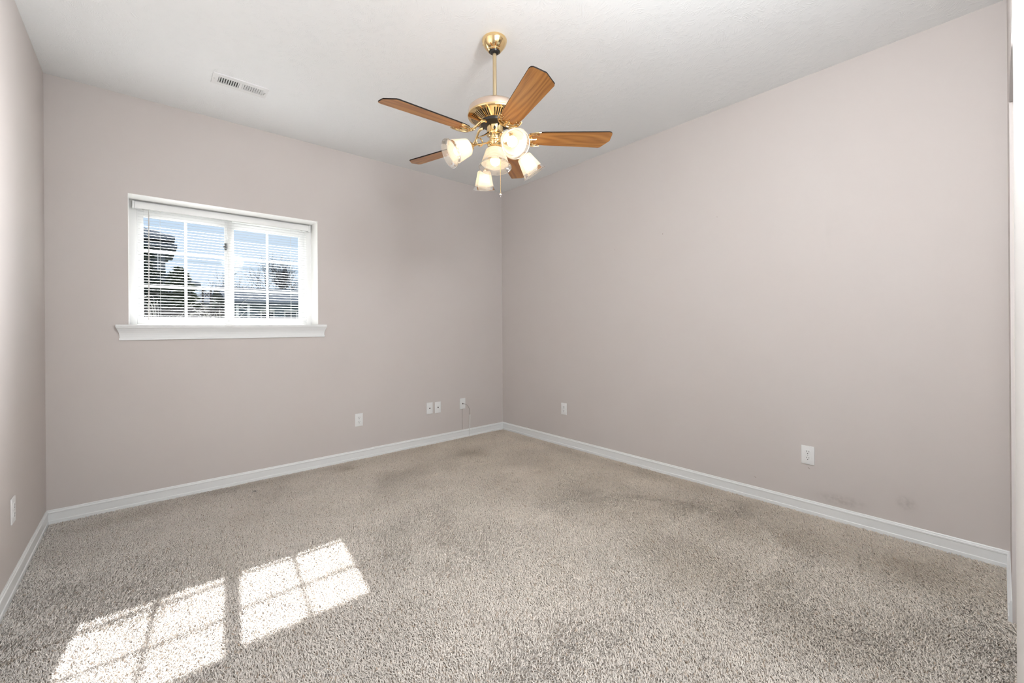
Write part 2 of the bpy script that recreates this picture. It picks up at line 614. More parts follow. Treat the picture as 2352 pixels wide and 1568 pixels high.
b = MB(); b.box(-2.668, -2.655, RV + .002, RV + .02, 1.80, 1.855, bev=.002); b.box(-2.676, -2.660, RV - .001, RV + .01, 1.82, 1.835, bev=.002)
b.build('sash_latch', plain('dark_latch', (.08, .08, .08), .4), s1)

# exterior eave of the house above the window
b = MB(); b.box(-6, 1.5, WT, .62, 2.66, 2.80); b.box(-6, 1.5, .62, .64, 2.62, 2.84)
struct(b.build('trim_2', M_STONE))

# window stool with a moulded apron below
sill = thing('window_sill', 'white moulded window sill with apron under the window', 'window sill', ((WX0 + WX1) / 2, 0, 1.2))
b = MB(); b.box(-3.292, -1.968, -.034, -.0002, 1.1945, 1.2115, bev=.004)
o = b.build('stool', M_TRIM, sill, smooth=True); o.location = (-sill.location.x, 0, -1.2)
prof = [(.029, 1.1945), (.029, 1.189), (.0255, 1.186), (.022, 1.178), (.0165, 1.167), (.012, 1.155), (.0095, 1.140), (.0088, 1.124), (.0115, 1.122), (.0115, 1.108), (.002, 1.107)]
b = MB(); vs = []
for (d, z) in prof:
    vs += [(-3.265 - d * .85, -.0002, z), (-3.265 - d * .85, -d, z), (-1.992 + d * .85, -d, z), (-1.992 + d * .85, -.0002, z)]
fs = []
for i in range(len(prof) - 1):
    for k in range(3):
        fs.append((i * 4 + k, i * 4 + k + 1, i * 4 + 4 + k + 1, i * 4 + 4 + k))
fs.append((0, 3, 2, 1)); n_ = (len(prof) - 1) * 4; fs.append((n_, n_ + 1, n_ + 2, n_ + 3))
b.add(vs, fs)
o = b.build('apron', M_TRIM, sill); o.location = (-sill.location.x, 0, -1.2)

# baseboards
BP = [(0, 0.0805), (.004, .0805), (.0062, .077), (.0065, .072), (.0100, .0690), (.0105, .063), (.0085, .0600), (.0085, .0180), (.0120, .0150), (.0125, FZ + .001), (0, FZ + .001)]
def baseboard(name, p0, p1, nrm, m0=0, m1=0):
    p0 = Vector(p0); p1 = Vector(p1); d = (p1 - p0).normalized(); nn = Vector(nrm)
    vs = []
    for (o_, z) in BP: vs.append(p0 + nn * o_ + d * (o_ * m0) + Vector((0, 0, z)))
    for (o_, z) in BP: vs.append(p1 + nn * o_ - d * (o_ * m1) + Vector((0, 0, z)))
    n = len(BP)
    fs = [(k, (k + 1) % n, n + (k + 1) % n, n + k) for k in range(n)] + [tuple(range(n)), tuple(range(2 * n - 1, n - 1, -1))]
    b = MB(); b.add(vs, fs); return struct(b.build(name, M_TRIM))
baseboard('baseboard_back', (-W, 0, 0), (0, 0, 0), (0, -1, 0), 1, 1)
baseboard('baseboard_right', (0, 0, 0), (0, -L, 0), (-1, 0, 0), 1, 1)
baseboard('baseboard_left', (-W, 0, 0), (-W, -L, 0), (1, 0, 0), 1, 0)
baseboard('baseboard_front', (0, -L, 0), (-0.564, -L, 0), (0, 1, 0), 1, 0)
# white casing on the near side of the opening
b = MB(); b.box(-2.24, -1.4455, -L, -L + .0012, FZ, 2.735); struct(b.build('trim_3', plain('cream_jamb_paint', (0.80, 0.775, 0.75), 0.6)))

# ------------------------------------------------------------------ carpet pile (real tufts)
def carpet():
    rng = np.random.default_rng(11)
    sp = 0.0062
    xs = np.arange(-W + .016, -.016, sp); ys = np.arange(-L + .004, -.016, sp)
    X, Y = np.meshgrid(xs, ys); X = X.ravel(); Y = Y.ravel()
    # carpet continues through the opening
    xs2 = np.arange(-1.44, -.57, sp); ys2 = np.arange(-L - .34, -L + .004, sp)
    X2, Y2 = np.meshgrid(xs2, ys2); X = np.concatenate([X, X2.ravel()]); Y = np.concatenate([Y, Y2.ravel()])
    # not seen below and behind the camera
    keep = ~((Y < -2.9 - (X + W) * .95) & (X < -2.5))
    X = X[keep]; Y = Y[keep]; N = len(X)
    X = X + rng.normal(0, sp * .33, N); Y = Y + rng.normal(0, sp * .33, N)
    lim = (X < -W + .014) | (X > -.0145) & (Y > -L - .01) | (Y > -.0145)
    X[X < -W + .0145] = -W + .0145
    X = np.minimum(X, -.0145); Y = np.minimum(Y, -.0145)
    # smooth pseudo noise
    def sn(x, y, f, seed):
        r = np.random.default_rng(seed); o = np.zeros_like(x)
        for k in range(7):
            a = r.uniform(0, 2 * PI); ff = f * r.uniform(.6, 1.5); ph = r.uniform(0, 2 * PI)
            o += np.sin((x * np.cos(a) + y * np.sin(a)) * ff + ph + 1.3 * np.sin((x * np.sin(a) - y * np.cos(a)) * ff * .7 + ph * 2))
        return o / 3.2
    # lean direction of the pile: foot and vacuum tracks
    ang = 0.9 + 1.1 * sn(X, Y, 5.5, 3) + 0.5 * sn(X, Y, 16, 5) + rng.normal(0, 1.0, N)
    lean = np.clip(0.60 + .17 * sn(X, Y, 7, 9) + rng.normal(0, .2, N), .12, 1.15)
    hgt = .0088 * (1 + .10 * sn(X, Y, 9, 21) + rng.normal(0, .12, N))
    # trodden streaks and the seam ridge
    ln = hgt * lean * 1.75
    dx = np.cos(ang) * ln; dy = np.sin(ang) * ln
    rad = .0025 * (1 + rng.normal(0, .12, N))
    # rings: s parameter along tuft
    T = [0, .5, .93, 1.0]; RR = [.9, 1.0, .74, .0]
    nv = 3 * 3 + 1
    V = np.zeros((N, nv, 3), np.float32)
    tw = rng.uniform(0, 2 * PI, N)
    wob = rng.normal(0, .0019, (N, 2))
    for i, (t, rr) in enumerate(zip(T, RR)):
        cx = X + dx * t ** 1.7 + wob[:, 0] * math.sin(PI * t); cy = Y + dy * t ** 1.7 + wob[:, 1] * math.sin(PI * t)
        cz = FZ + hgt * (1 - (1 - t) ** 1.5) * (1.12 - .2 * lean)
        if i < 3:
            for k in range(3):
                a = tw + k * 2 * PI / 3 + t * 1.5
                V[:, i * 3 + k, 0] = cx + np.cos(a) * rad * rr
                V[:, i * 3 + k, 1] = cy + np.sin(a) * rad * rr
                V[:, i * 3 + k, 2] = cz + (np.cos(a + 1) * rad * .5 * t)
        else:
            V[:, 9, 0] = cx; V[:, 9, 1] = cy; V[:, 9, 2] = cz
    base = (np.arange(N) * nv)[:, None]
    tri = []
    for i in range(2):
        for k in range(3):
            k2 = (k + 1) % 3
            tri.append([i * 3 + k, i * 3 + k2, (i + 1) * 3 + k2]); tri.append([i * 3 + k, (i + 1) * 3 + k2, (i + 1) * 3 + k])
    for k in range(3): tri.append([6 + k, 6 + (k + 1) % 3, 9])
    tri = np.array(tri)
    F = (base[:, None, :] + tri[None]).reshape(-1, 3).astype(np.int32)
    me = bpy.data.meshes.new('carpet')
    me.vertices.add(N * nv); me.vertices.foreach_set('co', V.ravel())
    me.loops.add(F.size); me.loops.foreach_set('vertex_index', F.ravel())
    me.polygons.add(len(F)); me.polygons.foreach_set('loop_start', np.arange(0, F.size, 3, dtype=np.int32))
    me.polygons.foreach_set('loop_total', np.full(len(F), 3, np.int32))
    me.polygons.foreach_set('use_smooth', np.ones(len(F), bool))
    me.update()
    # colour of the yarn: greyer on the window side, warmer with wear to the right, stains
    g = lambda x0, y0, sx, sy, rot=0: np.exp(-((((X - x0) * math.cos(rot) + (Y - y0) * math.sin(rot)) / sx) ** 2 + ((-(X - x0) * math.sin(rot) + (Y - y0) * math.cos(rot)) / sy) ** 2))
    wear = np.zeros(N)
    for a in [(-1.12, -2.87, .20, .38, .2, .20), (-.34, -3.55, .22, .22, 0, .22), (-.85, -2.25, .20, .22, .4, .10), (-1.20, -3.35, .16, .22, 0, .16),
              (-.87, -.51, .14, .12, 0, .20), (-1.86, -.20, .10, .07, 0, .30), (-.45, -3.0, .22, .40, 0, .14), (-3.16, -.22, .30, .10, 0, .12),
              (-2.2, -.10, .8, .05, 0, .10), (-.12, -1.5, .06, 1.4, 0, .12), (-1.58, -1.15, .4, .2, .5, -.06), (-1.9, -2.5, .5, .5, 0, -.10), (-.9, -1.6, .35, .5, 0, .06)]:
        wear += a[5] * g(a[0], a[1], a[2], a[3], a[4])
    wear += .045 * sn(X, Y, 4.5, 31) + .035 * sn(X, Y, 13, 33)
    # pale vacuum ridges
    for (x0, y0, x1, y1, wd, am) in [(-1.35, -2.6, -.35, -2.55, .02, -.12), (-1.6, -3.2, -.45, -2.95, .03, -.14), (-.85, -3.5, -.30, -2.6, .03, -.10), (-1.5, -1.9, -.6, -1.95, .03, -.08), (-1.7, -.8, -.7, -.85, .03, -.10), (-1.4, -1.4, -.5, -1.25, .03, -.08)]:
        d = np.hypot(x1 - x0, y1 - y0); ux, uy = (x1 - x0) / d, (y1 - y0) / d
        s = (X - x0) * ux + (Y - y0) * uy; t = -(X - x0) * uy + (Y - y0) * ux + .03 * np.sin(s * 9)
        wear += .7 * am * np.exp(-(t / wd) ** 2) * (s > 0) * (s < d)
    # brown seam line at the left
    t = Y - (-1.485 + .02 * np.sin((X + 3.5) * 14) - .05 * (X + 3.4) ** 2 * -1)
    seam = np.exp(-(t / .008) ** 2) * np.clip((-3.05 - X) / .25, 0, 1)
    wear += .5 * seam
    spot = np.exp(-(((X + 2.551) / .011) ** 2 + ((Y + .244) / .016) ** 2))
    warm = np.clip(.5 + .30 * (X + 1.9) + .25 * (Y + 1.9) / 2, 0, 1)
    c0 = 1.13 * np.stack([.695 - .0 * warm, .652 - .040 * warm, .615 - .098 * warm], 1)
    br = (1 - np.clip(wear, -.3, .8)) * (1 + rng.normal(0, .055, N)) * (1 - .9 * spot)
    c = c0 * br[:, None]
    c[:, 1] *= 1 - .12 * np.clip(wear, 0, 1); c[:, 2] *= 1 - .30 * np.clip(wear, 0, 1)
    # flecks of brown yarn
    fl = rng.uniform(0, 1, N) < .03
    c[fl] *= np.array([.66, .58, .50])
    c = np.clip(c, .01, .95)
    C = np.ones((N, nv, 4), np.float32); C[:, :, :3] = c[:, None, :]
    at = me.color_attributes.new('pile', 'FLOAT_COLOR', 'POINT')
    at.data.foreach_set('color', C.ravel())
    me.materials.append(M_CARPET)
    o = bpy.data.objects.new('carpet', me); COL.objects.link(o)
    tag(o, 'beige cut pile wall to wall carpet with tracks and worn patches', 'carpet', kind='stuff')
carpet()

# ------------------------------------------------------------------ ceiling fan
FX, FY = -1.700, -2.006
fan = thing('ceiling_fan', 'brass ceiling fan with five oak blades and five lit glass shades', 'ceiling fan', (FX, FY, H))
def fb(b, name, mats, parent=fan, smooth=True, angle=40): return b.build(name, mats, parent, smooth, angle=angle)
def fz(z): return z - H
# canopy
b = MB()
b.lathe([(.0001, fz(2.7385)), (.066, fz(2.7385)), (.0678, fz(2.735)), (.0678, fz(2.729)), (.0655, fz(2.722)), (.060, fz(2.708)), (.050, fz(2.695)), (.041, fz(2.686)), (.0365, fz(2.683)), (.0365, fz(2.678)), (.031, fz(2.674)), (.027, fz(2.679))], 48)
can = fb(b, 'canopy', M_BRASS)
b = MB(); b.lathe([(.028, fz(2.678)), (.026, fz(2.671)), (.019, fz(2.664)), (.010, fz(2.662))], 32); fb(b, 'hanger_ball', M_BLACK, can)
for a in (.3, 2.4, 4.5):
    b = MB(); b.sphere((.0625 * math.cos(a), .0625 * math.sin(a), fz(2.714)), .0035, 6); fb(b, 'canopy_screw', M_BRASS2, can)
b = MB(); b.lathe([(.0105, fz(2.664)), (.0105, fz(2.388)), (.014, fz(2.388)), (.014, fz(2.372))], 24); fb(b, 'downrod', M_BRASS2)
# motor housing
b = MB()
b.lathe([(.012, fz(2.378)), (.060, fz(2.376)), (.110, fz(2.372)), (.134, fz(2.366)), (.142, fz(2.358)), (.1445, fz(2.348)), (.1445, fz(2.327))], 64)
mot = fb(b, 'motor_housing', M_BRASS_REFL)
b = MB(); b.lathe([(.1445, fz(2.328)), (.1475, fz(2.326)), (.1485, fz(2.321)), (.1465, fz(2.316)), (.138, fz(2.312))], 64)
fb(b, 'motor_band', M_BRASS, mot)
# vented bottom plate: ring with radial slots
b = MB()
def dish(r): return fz(2.312) - (0.138 - r) * .40
n_sl = 60
ri, ra, rb_, ro = .078, .085, .130, .138
nseg = n_sl * 2
rings = [ri, ra, rb_, ro]
vs = []
for r in rings:
    for k in range(nseg):
        a = 2 * PI * (k + .5) / nseg
        vs.append((r * math.cos(a), r * math.sin(a), dish(r)))
fs = []
for i in range(3):
    for k in range(nseg):
        k2 = (k + 1) % nseg
        if i == 1 and k % 2 == 0 and (k % 24) not in (0, 2): continue
        fs.append((i * nseg + k, (i + 1) * nseg + k, (i + 1) * nseg + k2, i * nseg + k2))
b.add(vs, fs)
vp = fb(b, 'vent_plate', M_BRASS, mot)
b = MB(); b.lathe([(.136, fz(2.318)), (.08, fz(2.300)), (.03, fz(2.302))], 48); fb(b, 'motor_core', M_BLACK, mot)
b = MB(); b.lathe([(.078, fz(2.300)), (.080, fz(2.284)), (.078, fz(2.276)), (.050, fz(2.270)), (.02, fz(2.268))], 48); fb(b, 'flywheel', M_BLACK)
# switch housing
b = MB()
b.lathe([(.040, fz(2.272)), (.0455, fz(2.268)), (.0465, fz(2.262)), (.0455, fz(2.256)), (.0455, fz(2.228)), (.0470, fz(2.224)), (.0455, fz(2.219)), (.034, fz(2.213)), (.0315, fz(2.208)), (.0315, fz(2.192)), (.036, fz(2.188)), (.0425, fz(2.182)), (.0425, fz(2.164)), (.036, fz(2.156)), (.026, fz(2.150)), (.010, fz(2.147)), (.001, fz(2.147))], 48)
sw = fb(b, 'switch_housing', M_BRASS)
b = MB(); b.sphere((0, 0, 0), .006, 8, sz=1.6)
o = fb(b, 'reverse_switch', M_BLACK, sw); o.location = (-.030, -.0335, fz(2.243))

# blades
def blade_mesh():
    # outline in (x along blade, y across); y>0 = left side carries the big clipped corner
    pts = []
    r0, r1 = .176, .633
    wr, wt = .052, .067
    pts += [(r0 + .012, -wr * .72), (r0 + .05, -wr * .97), (r0 + .10, -wr * 1.05)]
    pts += [(r1 - .02, -wt), (r1 - .008, -wt + .003), (r1 - .001, -wt + .012), (r1, -wt + .02)]
    pts += [(r1, wt - .062), (r1 - .004, wt - .056)]
    pts += [(r1 - .040, wt - .004), (r1 - .050, wt)]
    pts += [(r0 + .10, wr * 1.05), (r0 + .05, wr * .97), (r0 + .012, wr * .72), (r0, wr * .35), (r0 - .002, 0), (r0, -wr * .35)]
    return pts
bladeset = []
BZ = 2.207
for k in range(5):
    a = 3.11 + k * 2 * PI / 5
    M = MB()
    M.prism(blade_mesh(), -.003, .003, 0, None, 1)
    bo = M.build('blade', [M_WOOD, M_EDGE], fan)
    bo.location = (0, 0, fz(BZ))
    bo.rotation_euler = (Matrix.Rotation(a, 3, 'Z') @ Matrix.Rotation(R(-12), 3, 'X')).to_euler()
    bladeset.append(bo)
    # blade iron: arm from the flywheel, crescent with scrolls hugging the blade root
    I = MB()
    zt_ = .072
    I.tube(bez((.070, 0, zt_ - .006), (.115, .012, zt_ - .004), (.120, -.012, .004), (.172, 0, -.007), 14), [.0085 - .002 * math.sin(PI * i / 14) for i in range(15)], 10)
    for s in (-1, 1):
        I.tube(bez((.166, 0, -.008), (.165, s * .030, -.011), (.190, s * .062, -.010), (.246, s * .057, -.006), 16), [.0062 - .0030 * i / 16 for i in range(17)], 8)
        I.tube(bez((.176, 0, -.008), (.196, s * .012, -.009), (.186, s * .042, -.009), (.222, s * .046, -.006), 12), [.0042 - .0014 * i / 12 for i in range(13)], 8)
        c = [( .232 + .010 * math.cos(t), s * (.045 + .010 * math.sin(t)), -.006) for t in [i * .55 for i in range(11)]]
        I.tube(c, .0026, 6)
        I.tube(bez((.172, s * .006, -.008), (.150, s * .030, -.004), (.140, s * .026, .004), (.146, s * .012, .002), 8), .0032, 6)
    I.tube([(.176, 0, -.008), (.200, 0, -.0085), (.226, 0, -.006)], [.006, .0045, .003], 8)
    # cast plate between the scrolls
    pl = [(.168, -.010), (.185, -.040), (.205, -.050), (.196, -.030), (.200, -.014), (.214, 0), (.200, .014), (.196, .030), (.205, .050), (.185, .040), (.168, .010)]
    I.prism(pl, -.0068, -.0035)
    io = I.build('blade_iron', M_BRASS, bo, True)
    for (x, y) in ((.208, 0), (.206, .036), (.206, -.036)):
        Sx = MB(); Sx.sphere((x, y, -.0075), .0042, 6, sz=.5)
        Sx.build('blade_screw', M_BRASS2, bo, True)

# shades: frame (u = image right, v = away) around the fan axis
def uvz(u, v, z): return Vector((u * _r.x + v * _f.x, u * _r.y + v * _f.y, fz(z)))
def shade_profile(s, ls=1.0):
    out = []
    ln = .118 * ls
    nseg = 57
    for i in range(nseg + 1):
        t = i / nseg
        z = -t * ln
        if t < .13: r = .0235 + (.0425 - .0235) * math.sin(t / .13 * PI / 2)
        elif t < .80: r = .0425 + (.0590 - .0425) * ((t - .13) / .67) ** 1.1
        else: r = .0590 + (.0710 - .0590) * ((t - .80) / .20) ** 1.5
        if .08 < t < .80: r += .0006 * math.sin(2 * PI * z / RIBP)
        out.append((r * s, z * s))
    return out
def shade(N, M, s, bulb_r=.026, ls=1.0):
    N = Vector(N); Mv = Vector(M)
    d = (Mv - N).normalized()
    q = d.to_track_quat('-Z', 'Y')
    pr = shade_profile(s, ls)
    inner = [(r - .0022 * s, z) for r, z in pr]
    bead = [(pr[-1][0] + .0012, pr[-1][1] - .0005), (pr[-1][0] + .0008, pr[-1][1] - .003), (pr[-1][0] - .0016, pr[-1][1] - .0034)]
    full = pr + bead + inner[::-1]
    mis = []
    for i in range(len(full)):
        z = full[i][1] / (.118 * s * ls)
        mis.append(1 if z < -.80 else 0)
    b = MB(); b.lathe(full, 40, 0, None, closed=True, mis=mis)
    so = b.build('lamp_shade', [M_FROST, M_CLEAR], fan, True, angle=80)
    so.location = N; so.rotation_mode = 'QUATERNION'; so.rotation_quaternion = q
    c = MB()
    c.lathe([(.0001, .022), (.010, .022), (.013, .016), (.022, .010), (.0275 * s, .002), (.0285 * s, -.006), (.0265 * s, -.012), (.0245 * s, -.012), (.024 * s, -.002), (.0001, -.001)], 28)
    for a in (0, 2.1, 4.2): c.tube([((.027) * s * math.cos(a), .027 * s * math.sin(a), -.008), (.034 * s * math.cos(a), .034 * s * math.sin(a), -.008)], .003, 6)
    c.build('socket_cup', M_BRASS, so, True)
    bb = MB()
    bp = [(.0001, -.018), (.012, -.020), (.0125, -.034), (.016, -.044)]
    for i in range(10):
        t = -PI * .30 + i * (PI * .80) / 9
        bp.append((bulb_r * math.cos(t), -.066 - bulb_r * math.sin(t)))
    bp.append((.0001, -.066 - bulb_r))
    bp = [(r, z * (.9 + .1 * s)) for r, z in bp]
    bb.lathe(bp, 20)
    bb.build('bulb', M_BULB, so, True, angle=80)
    return N, d
sh = []
sh.append(shade(uvz(-.128, -.129, 2.105), uvz(-.223, -.184, 2.047), 1.02))
sh.append(shade(uvz(.070, -.205, 2.110), uvz(.108, -.294, 2.047), 1.0))
sh.append(shade(uvz(.153, .065, 2.137), uvz(.214, .085, 2.047), .98))
sh.append(shade(uvz(-.081, .320, 2.151), uvz(-.084, .363, 2.047), .98))
shade(uvz(.001, .002, 2.146), uvz(-.001, -.010, 2.050), 1.25, .027, .70)
# scroll arms
for i, (N, d) in enumerate(sh):
    A = MB()
    n2 = Vector((N.x, N.y, 0)); rad = n2.length; e = n2.normalized(); side = Vector((-e.y, e.x, 0))
    top = N - d * .020
    P0 = e * .036 + Vector((0, 0, fz(2.174)))
    P1 = e * .080 + Vector((0, 0, fz(2.150)))
    P3 = top
    P2 = top - d * .050 - e * .010
    A.tube(bez(P0, P1, P2, P3, 20), .0046, 10)
    # leaf / return scroll from the upper body to the socket
    Q0 = e * .040 + Vector((0, 0, fz(2.226)))
    Q3 = e * (rad * .62) + Vector((0, 0, fz(2.178)))
    A.tube(bez(Q0, Q0 + e * .018 - Vector((0, 0, .012)), Q3 - e * .03 + Vector((0, 0, .010)), Q3, 12), [.0046 - .0012 * k / 12 for k in range(13)], 8)
    # curl
    cc = e * (rad * .62) + Vector((0, 0, fz(2.150)))
    cr = .021
    pts = [cc + e * (-cr * math.sin(t)) + Vector((0, 0, cr * math.cos(t))) for t in [k * .40 for k in range(16)]]
    A.tube(pts, .0033, 8)
    A.build('light_arm', M_BRASS, fan, True)
# pull chain
pc = MB()
c0 = uvz(.027, .030, 2.165)
c1 = uvz(.027, .030, 1.914)
nb = 60
pc.tube([c0, c1], .0011, 6)
for k in range(nb + 1):
    p = c0.lerp(c1, k / nb); pc.sphere(p, .0019, 4)
pco = pc.build('pull_chain', M_BRASS, fan, True)
b = MB(); b.sphere((0, 0, 0), .0092, 10, sz=1.05); b.lathe([(.003, .013), (.004, .008)], 10); b.lathe([(.0035, -.009), (.002, -.014), (.0001, -.015)], 10)
o = b.build('chain_bob', plain('chrome_bob', (.75, .72, .70), .12, metal=1), pco, True); o.location = uvz(.027, .030, 1.907)

# ------------------------------------------------------------------ ceiling vent
vx0, vx1, vy0, vy1 = -2.824, -2.524, -.688, -.548
vent = thing('ceiling_vent', 'white louvred register on the ceiling near the window', 'air vent', ((vx0 + vx1) / 2, (vy0 + vy1) / 2, H))
def vb(b, name, m, par=vent, smooth=False):
    o = b.build(name, m, par, smooth)
    if par is vent: o.location = (-vent.location.x, -vent.location.y, -H)
    return o
g1 = (-2.793, -2.681); g2 = (-2.667, -2.553); gy0, gy1 = -.652, -.580
b = MB(); z0, z1 = H - .0065, H - .0002
b.box(vx0, vx1, vy0, gy0, z0, z1); b.box(vx0, vx1, gy1, vy1, z0, z1)
b.box(vx0, g1[0], gy0, gy1, z0, z1); b.box(g1[1], g2[0], gy0, gy1, z0, z1); b.box(g2[1], vx1, gy0, gy1, z0, z1)
vb(b, 'face_plate', M_METALWHITE)
b = MB(); b.box(g1[0], g2[1], gy0, gy1, H - .0012, H - .0002); vb(b, 'duct_opening', M_DARK)
for g, sg in ((g1, -1), (g2, 1)):
    b = MB()
    for k in range(9):
        x = g[0] + (k + .5) * (g[1] - g[0]) / 9
        Mx = Matrix.Translation((x, 0, H - .0052)) @ Matrix.Rotation(R(38 * sg), 4, 'Y')
        b.box(-.0052, .0052, gy0, gy1, -.0006, .0006, 0, Mx)
    vb(b, 'louvres', M_METALWHITE)
for x, y in ((vx0 + .012, (vy0 + vy1) / 2), (vx1 - .012, (vy0 + vy1) / 2)):
    b = MB(); b.sphere((x, y, z0), .004, 6, sz=.4); vb(b, 'vent_screw', M_STEEL, smooth=True)
b = MB(); b.box(-2.545, -2.537, -.628, -.622, H - .014, z0); b.box(-2.545, -2.541, -.608, -.600, H - .012, z0); vb(b, 'damper_lever', M_STEEL)

# ------------------------------------------------------------------ wall plates
def plate_base(par, holes=None):
    b = MB(); b.box(-.035, .035, -.0055, 0, -.0575, .0575, bev=.0022)
    return b.build('cover_plate', M_PLASTIC, par, True)
def outlet(loc, rz, label, group='power outlets on the walls'):
    t = thing('power_outlet', label, 'power outlet', loc, rz, None)
    plate_base(t)
    for s in (-1, 1):
        b = MB()
        pts = []
        for k in range(24):
            a = 2 * PI * k / 24
            x = .0172 * math.cos(a); z = .0172 * math.sin(a)
            z = max(-.0142, min(.0142, z)); pts.append((x, z))
        Mx = Matrix.Translation((0, 0, s * .0195)) @ Matrix.Rotation(PI / 2, 4, 'X')
        b.prism(pts, .0050, .0075, 0, Mx)
        r = b.build('receptacle', M_PLASTIC, t)
        b = MB()
        zc = s * .0195
        b.box(-.0078, -.0056, -.0079, -.0070, zc - .0005, zc + .0080); b.box(.0056, .0078, -.0079, -.0070, zc + .0005, zc + .0075)
        Mx = Matrix.Translation((0, 0, zc - .0078)) @ Matrix.Rotation(PI / 2, 4, 'X')
        b.lathe([(.0001, .0079), (.0027, .0079), (.0027, .0070)], 12, 0, Mx)
        b.build('slots', M_DARK, r)
    b = MB(); b.sphere((0, -.0058, 0), .0027, 6); b.build('plate_screw', M_STEEL, t, True)
    return t
outlet((-1.688, -.0003, .352), 0, 'white duplex outlet on the back wall, left of the two jack plates')
outlet((-.0003, -.957, .365), -PI / 2, 'white duplex outlet on the right wall, near the far corner')
outlet((-.0003, -3.006, .362), -PI / 2, 'white duplex outlet on the right wall, nearest the camera, above a scuff')
outlet((-W + .0003, -.868, .362), PI / 2, 'white duplex outlet on the left wall seen edge on')

def jack(loc, label, kind):
    t = thing('wall_jack', label, 'wall jack', loc)
    plate_base(t)
    b = MB()
    if kind == 'phone':
        b.box(-.006, .006, -.0068, -.005, -.006, .005); b.box(-.003, .003, -.0069, -.005, -.008, -.006); b.build('socket', M_DARK, t)
    else:
        Mx = Matrix.Rotation(PI / 2, 4, 'X')
        b.lathe([(.0001, .0135), (.0012, .0135), (.0012, .013), (.0046, .013), (.0046, .0085), (.0064, .0085), (.0064, .005)], 12, 0, Mx)
        b.build('socket', plain('dark_coax_metal', (.12, .11, .10), .35, metal=.8), t, True)
    for s in (-1, 1):
        b = MB(); b.sphere((0, -.0057, s * .042), .0024, 6, sz=.5); b.build('plate_screw', M_PLASTIC, t, True)
    return t
jack((-.9655, -.0003, .3635), 'white phone jack plate, left one of the side by side pair', 'phone')
jack((-.870, -.0003, .360), 'white coax jack plate, right one of the side by side pair', 'coax')
jack((-.564, -.0003, .361), 'white coax jack plate near the corner with a cable plugged in', 'coax')

cable = thing('coax_cable', 'thin cable drooping from the corner jack plate down to the carpet', 'cable', (-.564, -.02, .36))
def cb(b, name, m):
    o = b.build(name, m, cable, True); o.location = (.564, .02, -.36); return o
P = bez((-.566, -.010, .361), (-.545, -.050, .366), (-.497, -.050, .330), (-.490, -.034, .235), 18)
b = MB(); b.tube(P, .0021, 8); cb(b, 'cable_jacket', M_WIRE)
b = MB(); b.tube([(-.490, -.034, .238), (-.490, -.030, .12), (-.490, -.021, -.004)], .0038, 10); cb(b, 'cable_sleeve', M_PLASTIC)
b = MB(); b.tube([(-.568, -.0030, .304), (-.569, -.0028, .2), (-.568, -.0028, .083)], .0014, 6)
tag(b.build('wire', M_WIRE, None, True), 'thin grey wire running straight down below the corner jack plate', 'wire')

# scuffs and nail holes on the right wall (flat marks in the paint)
def scuff(x, y, z, axis, w_, h_, rot, seed, nseg=14):
    rr = random.Random(seed); b = MB(); pts = []
    for k in range(nseg):
        a = 2 * PI * k / nseg; q = rr.uniform(.65, 1.15)
        pts.append((w_ * math.cos(a) * q, h_ * math.sin(a) * q))
    c, s = math.cos(rot), math.sin(rot)
    if axis == 'x':
        Mx = Matrix(((0, 0, -1, 0), (c, -s, 0, y), (s, c, 0, z), (0, 0, 0, 1)))
    else:
        Mx = Matrix(((c, -s, 0, x), (0, 0, -1, 0), (s, c, 0, z), (0, 0, 0, 1)))
    b.prism(pts, .0002, .0006, 0, Mx)
    return b
allb = MB()
for a in [(0, -2.457, 1.968, 'x', .004, .0022, .5, 1), (0, -2.028, 1.918, 'x', .003, .005, .2, 2), (0, -1.569, 1.858, 'x', .006, .0018, .1, 3), (0, -3.010, .281, 'x', .009, .0025, .7, 4), (0, -2.70, .143, 'x', .008, .002, .2, 5)]:
    q = scuff(*a)
    allb.add(q.v, q.f)
o = allb.build('trim_4', M_SCUFF); struct(o)

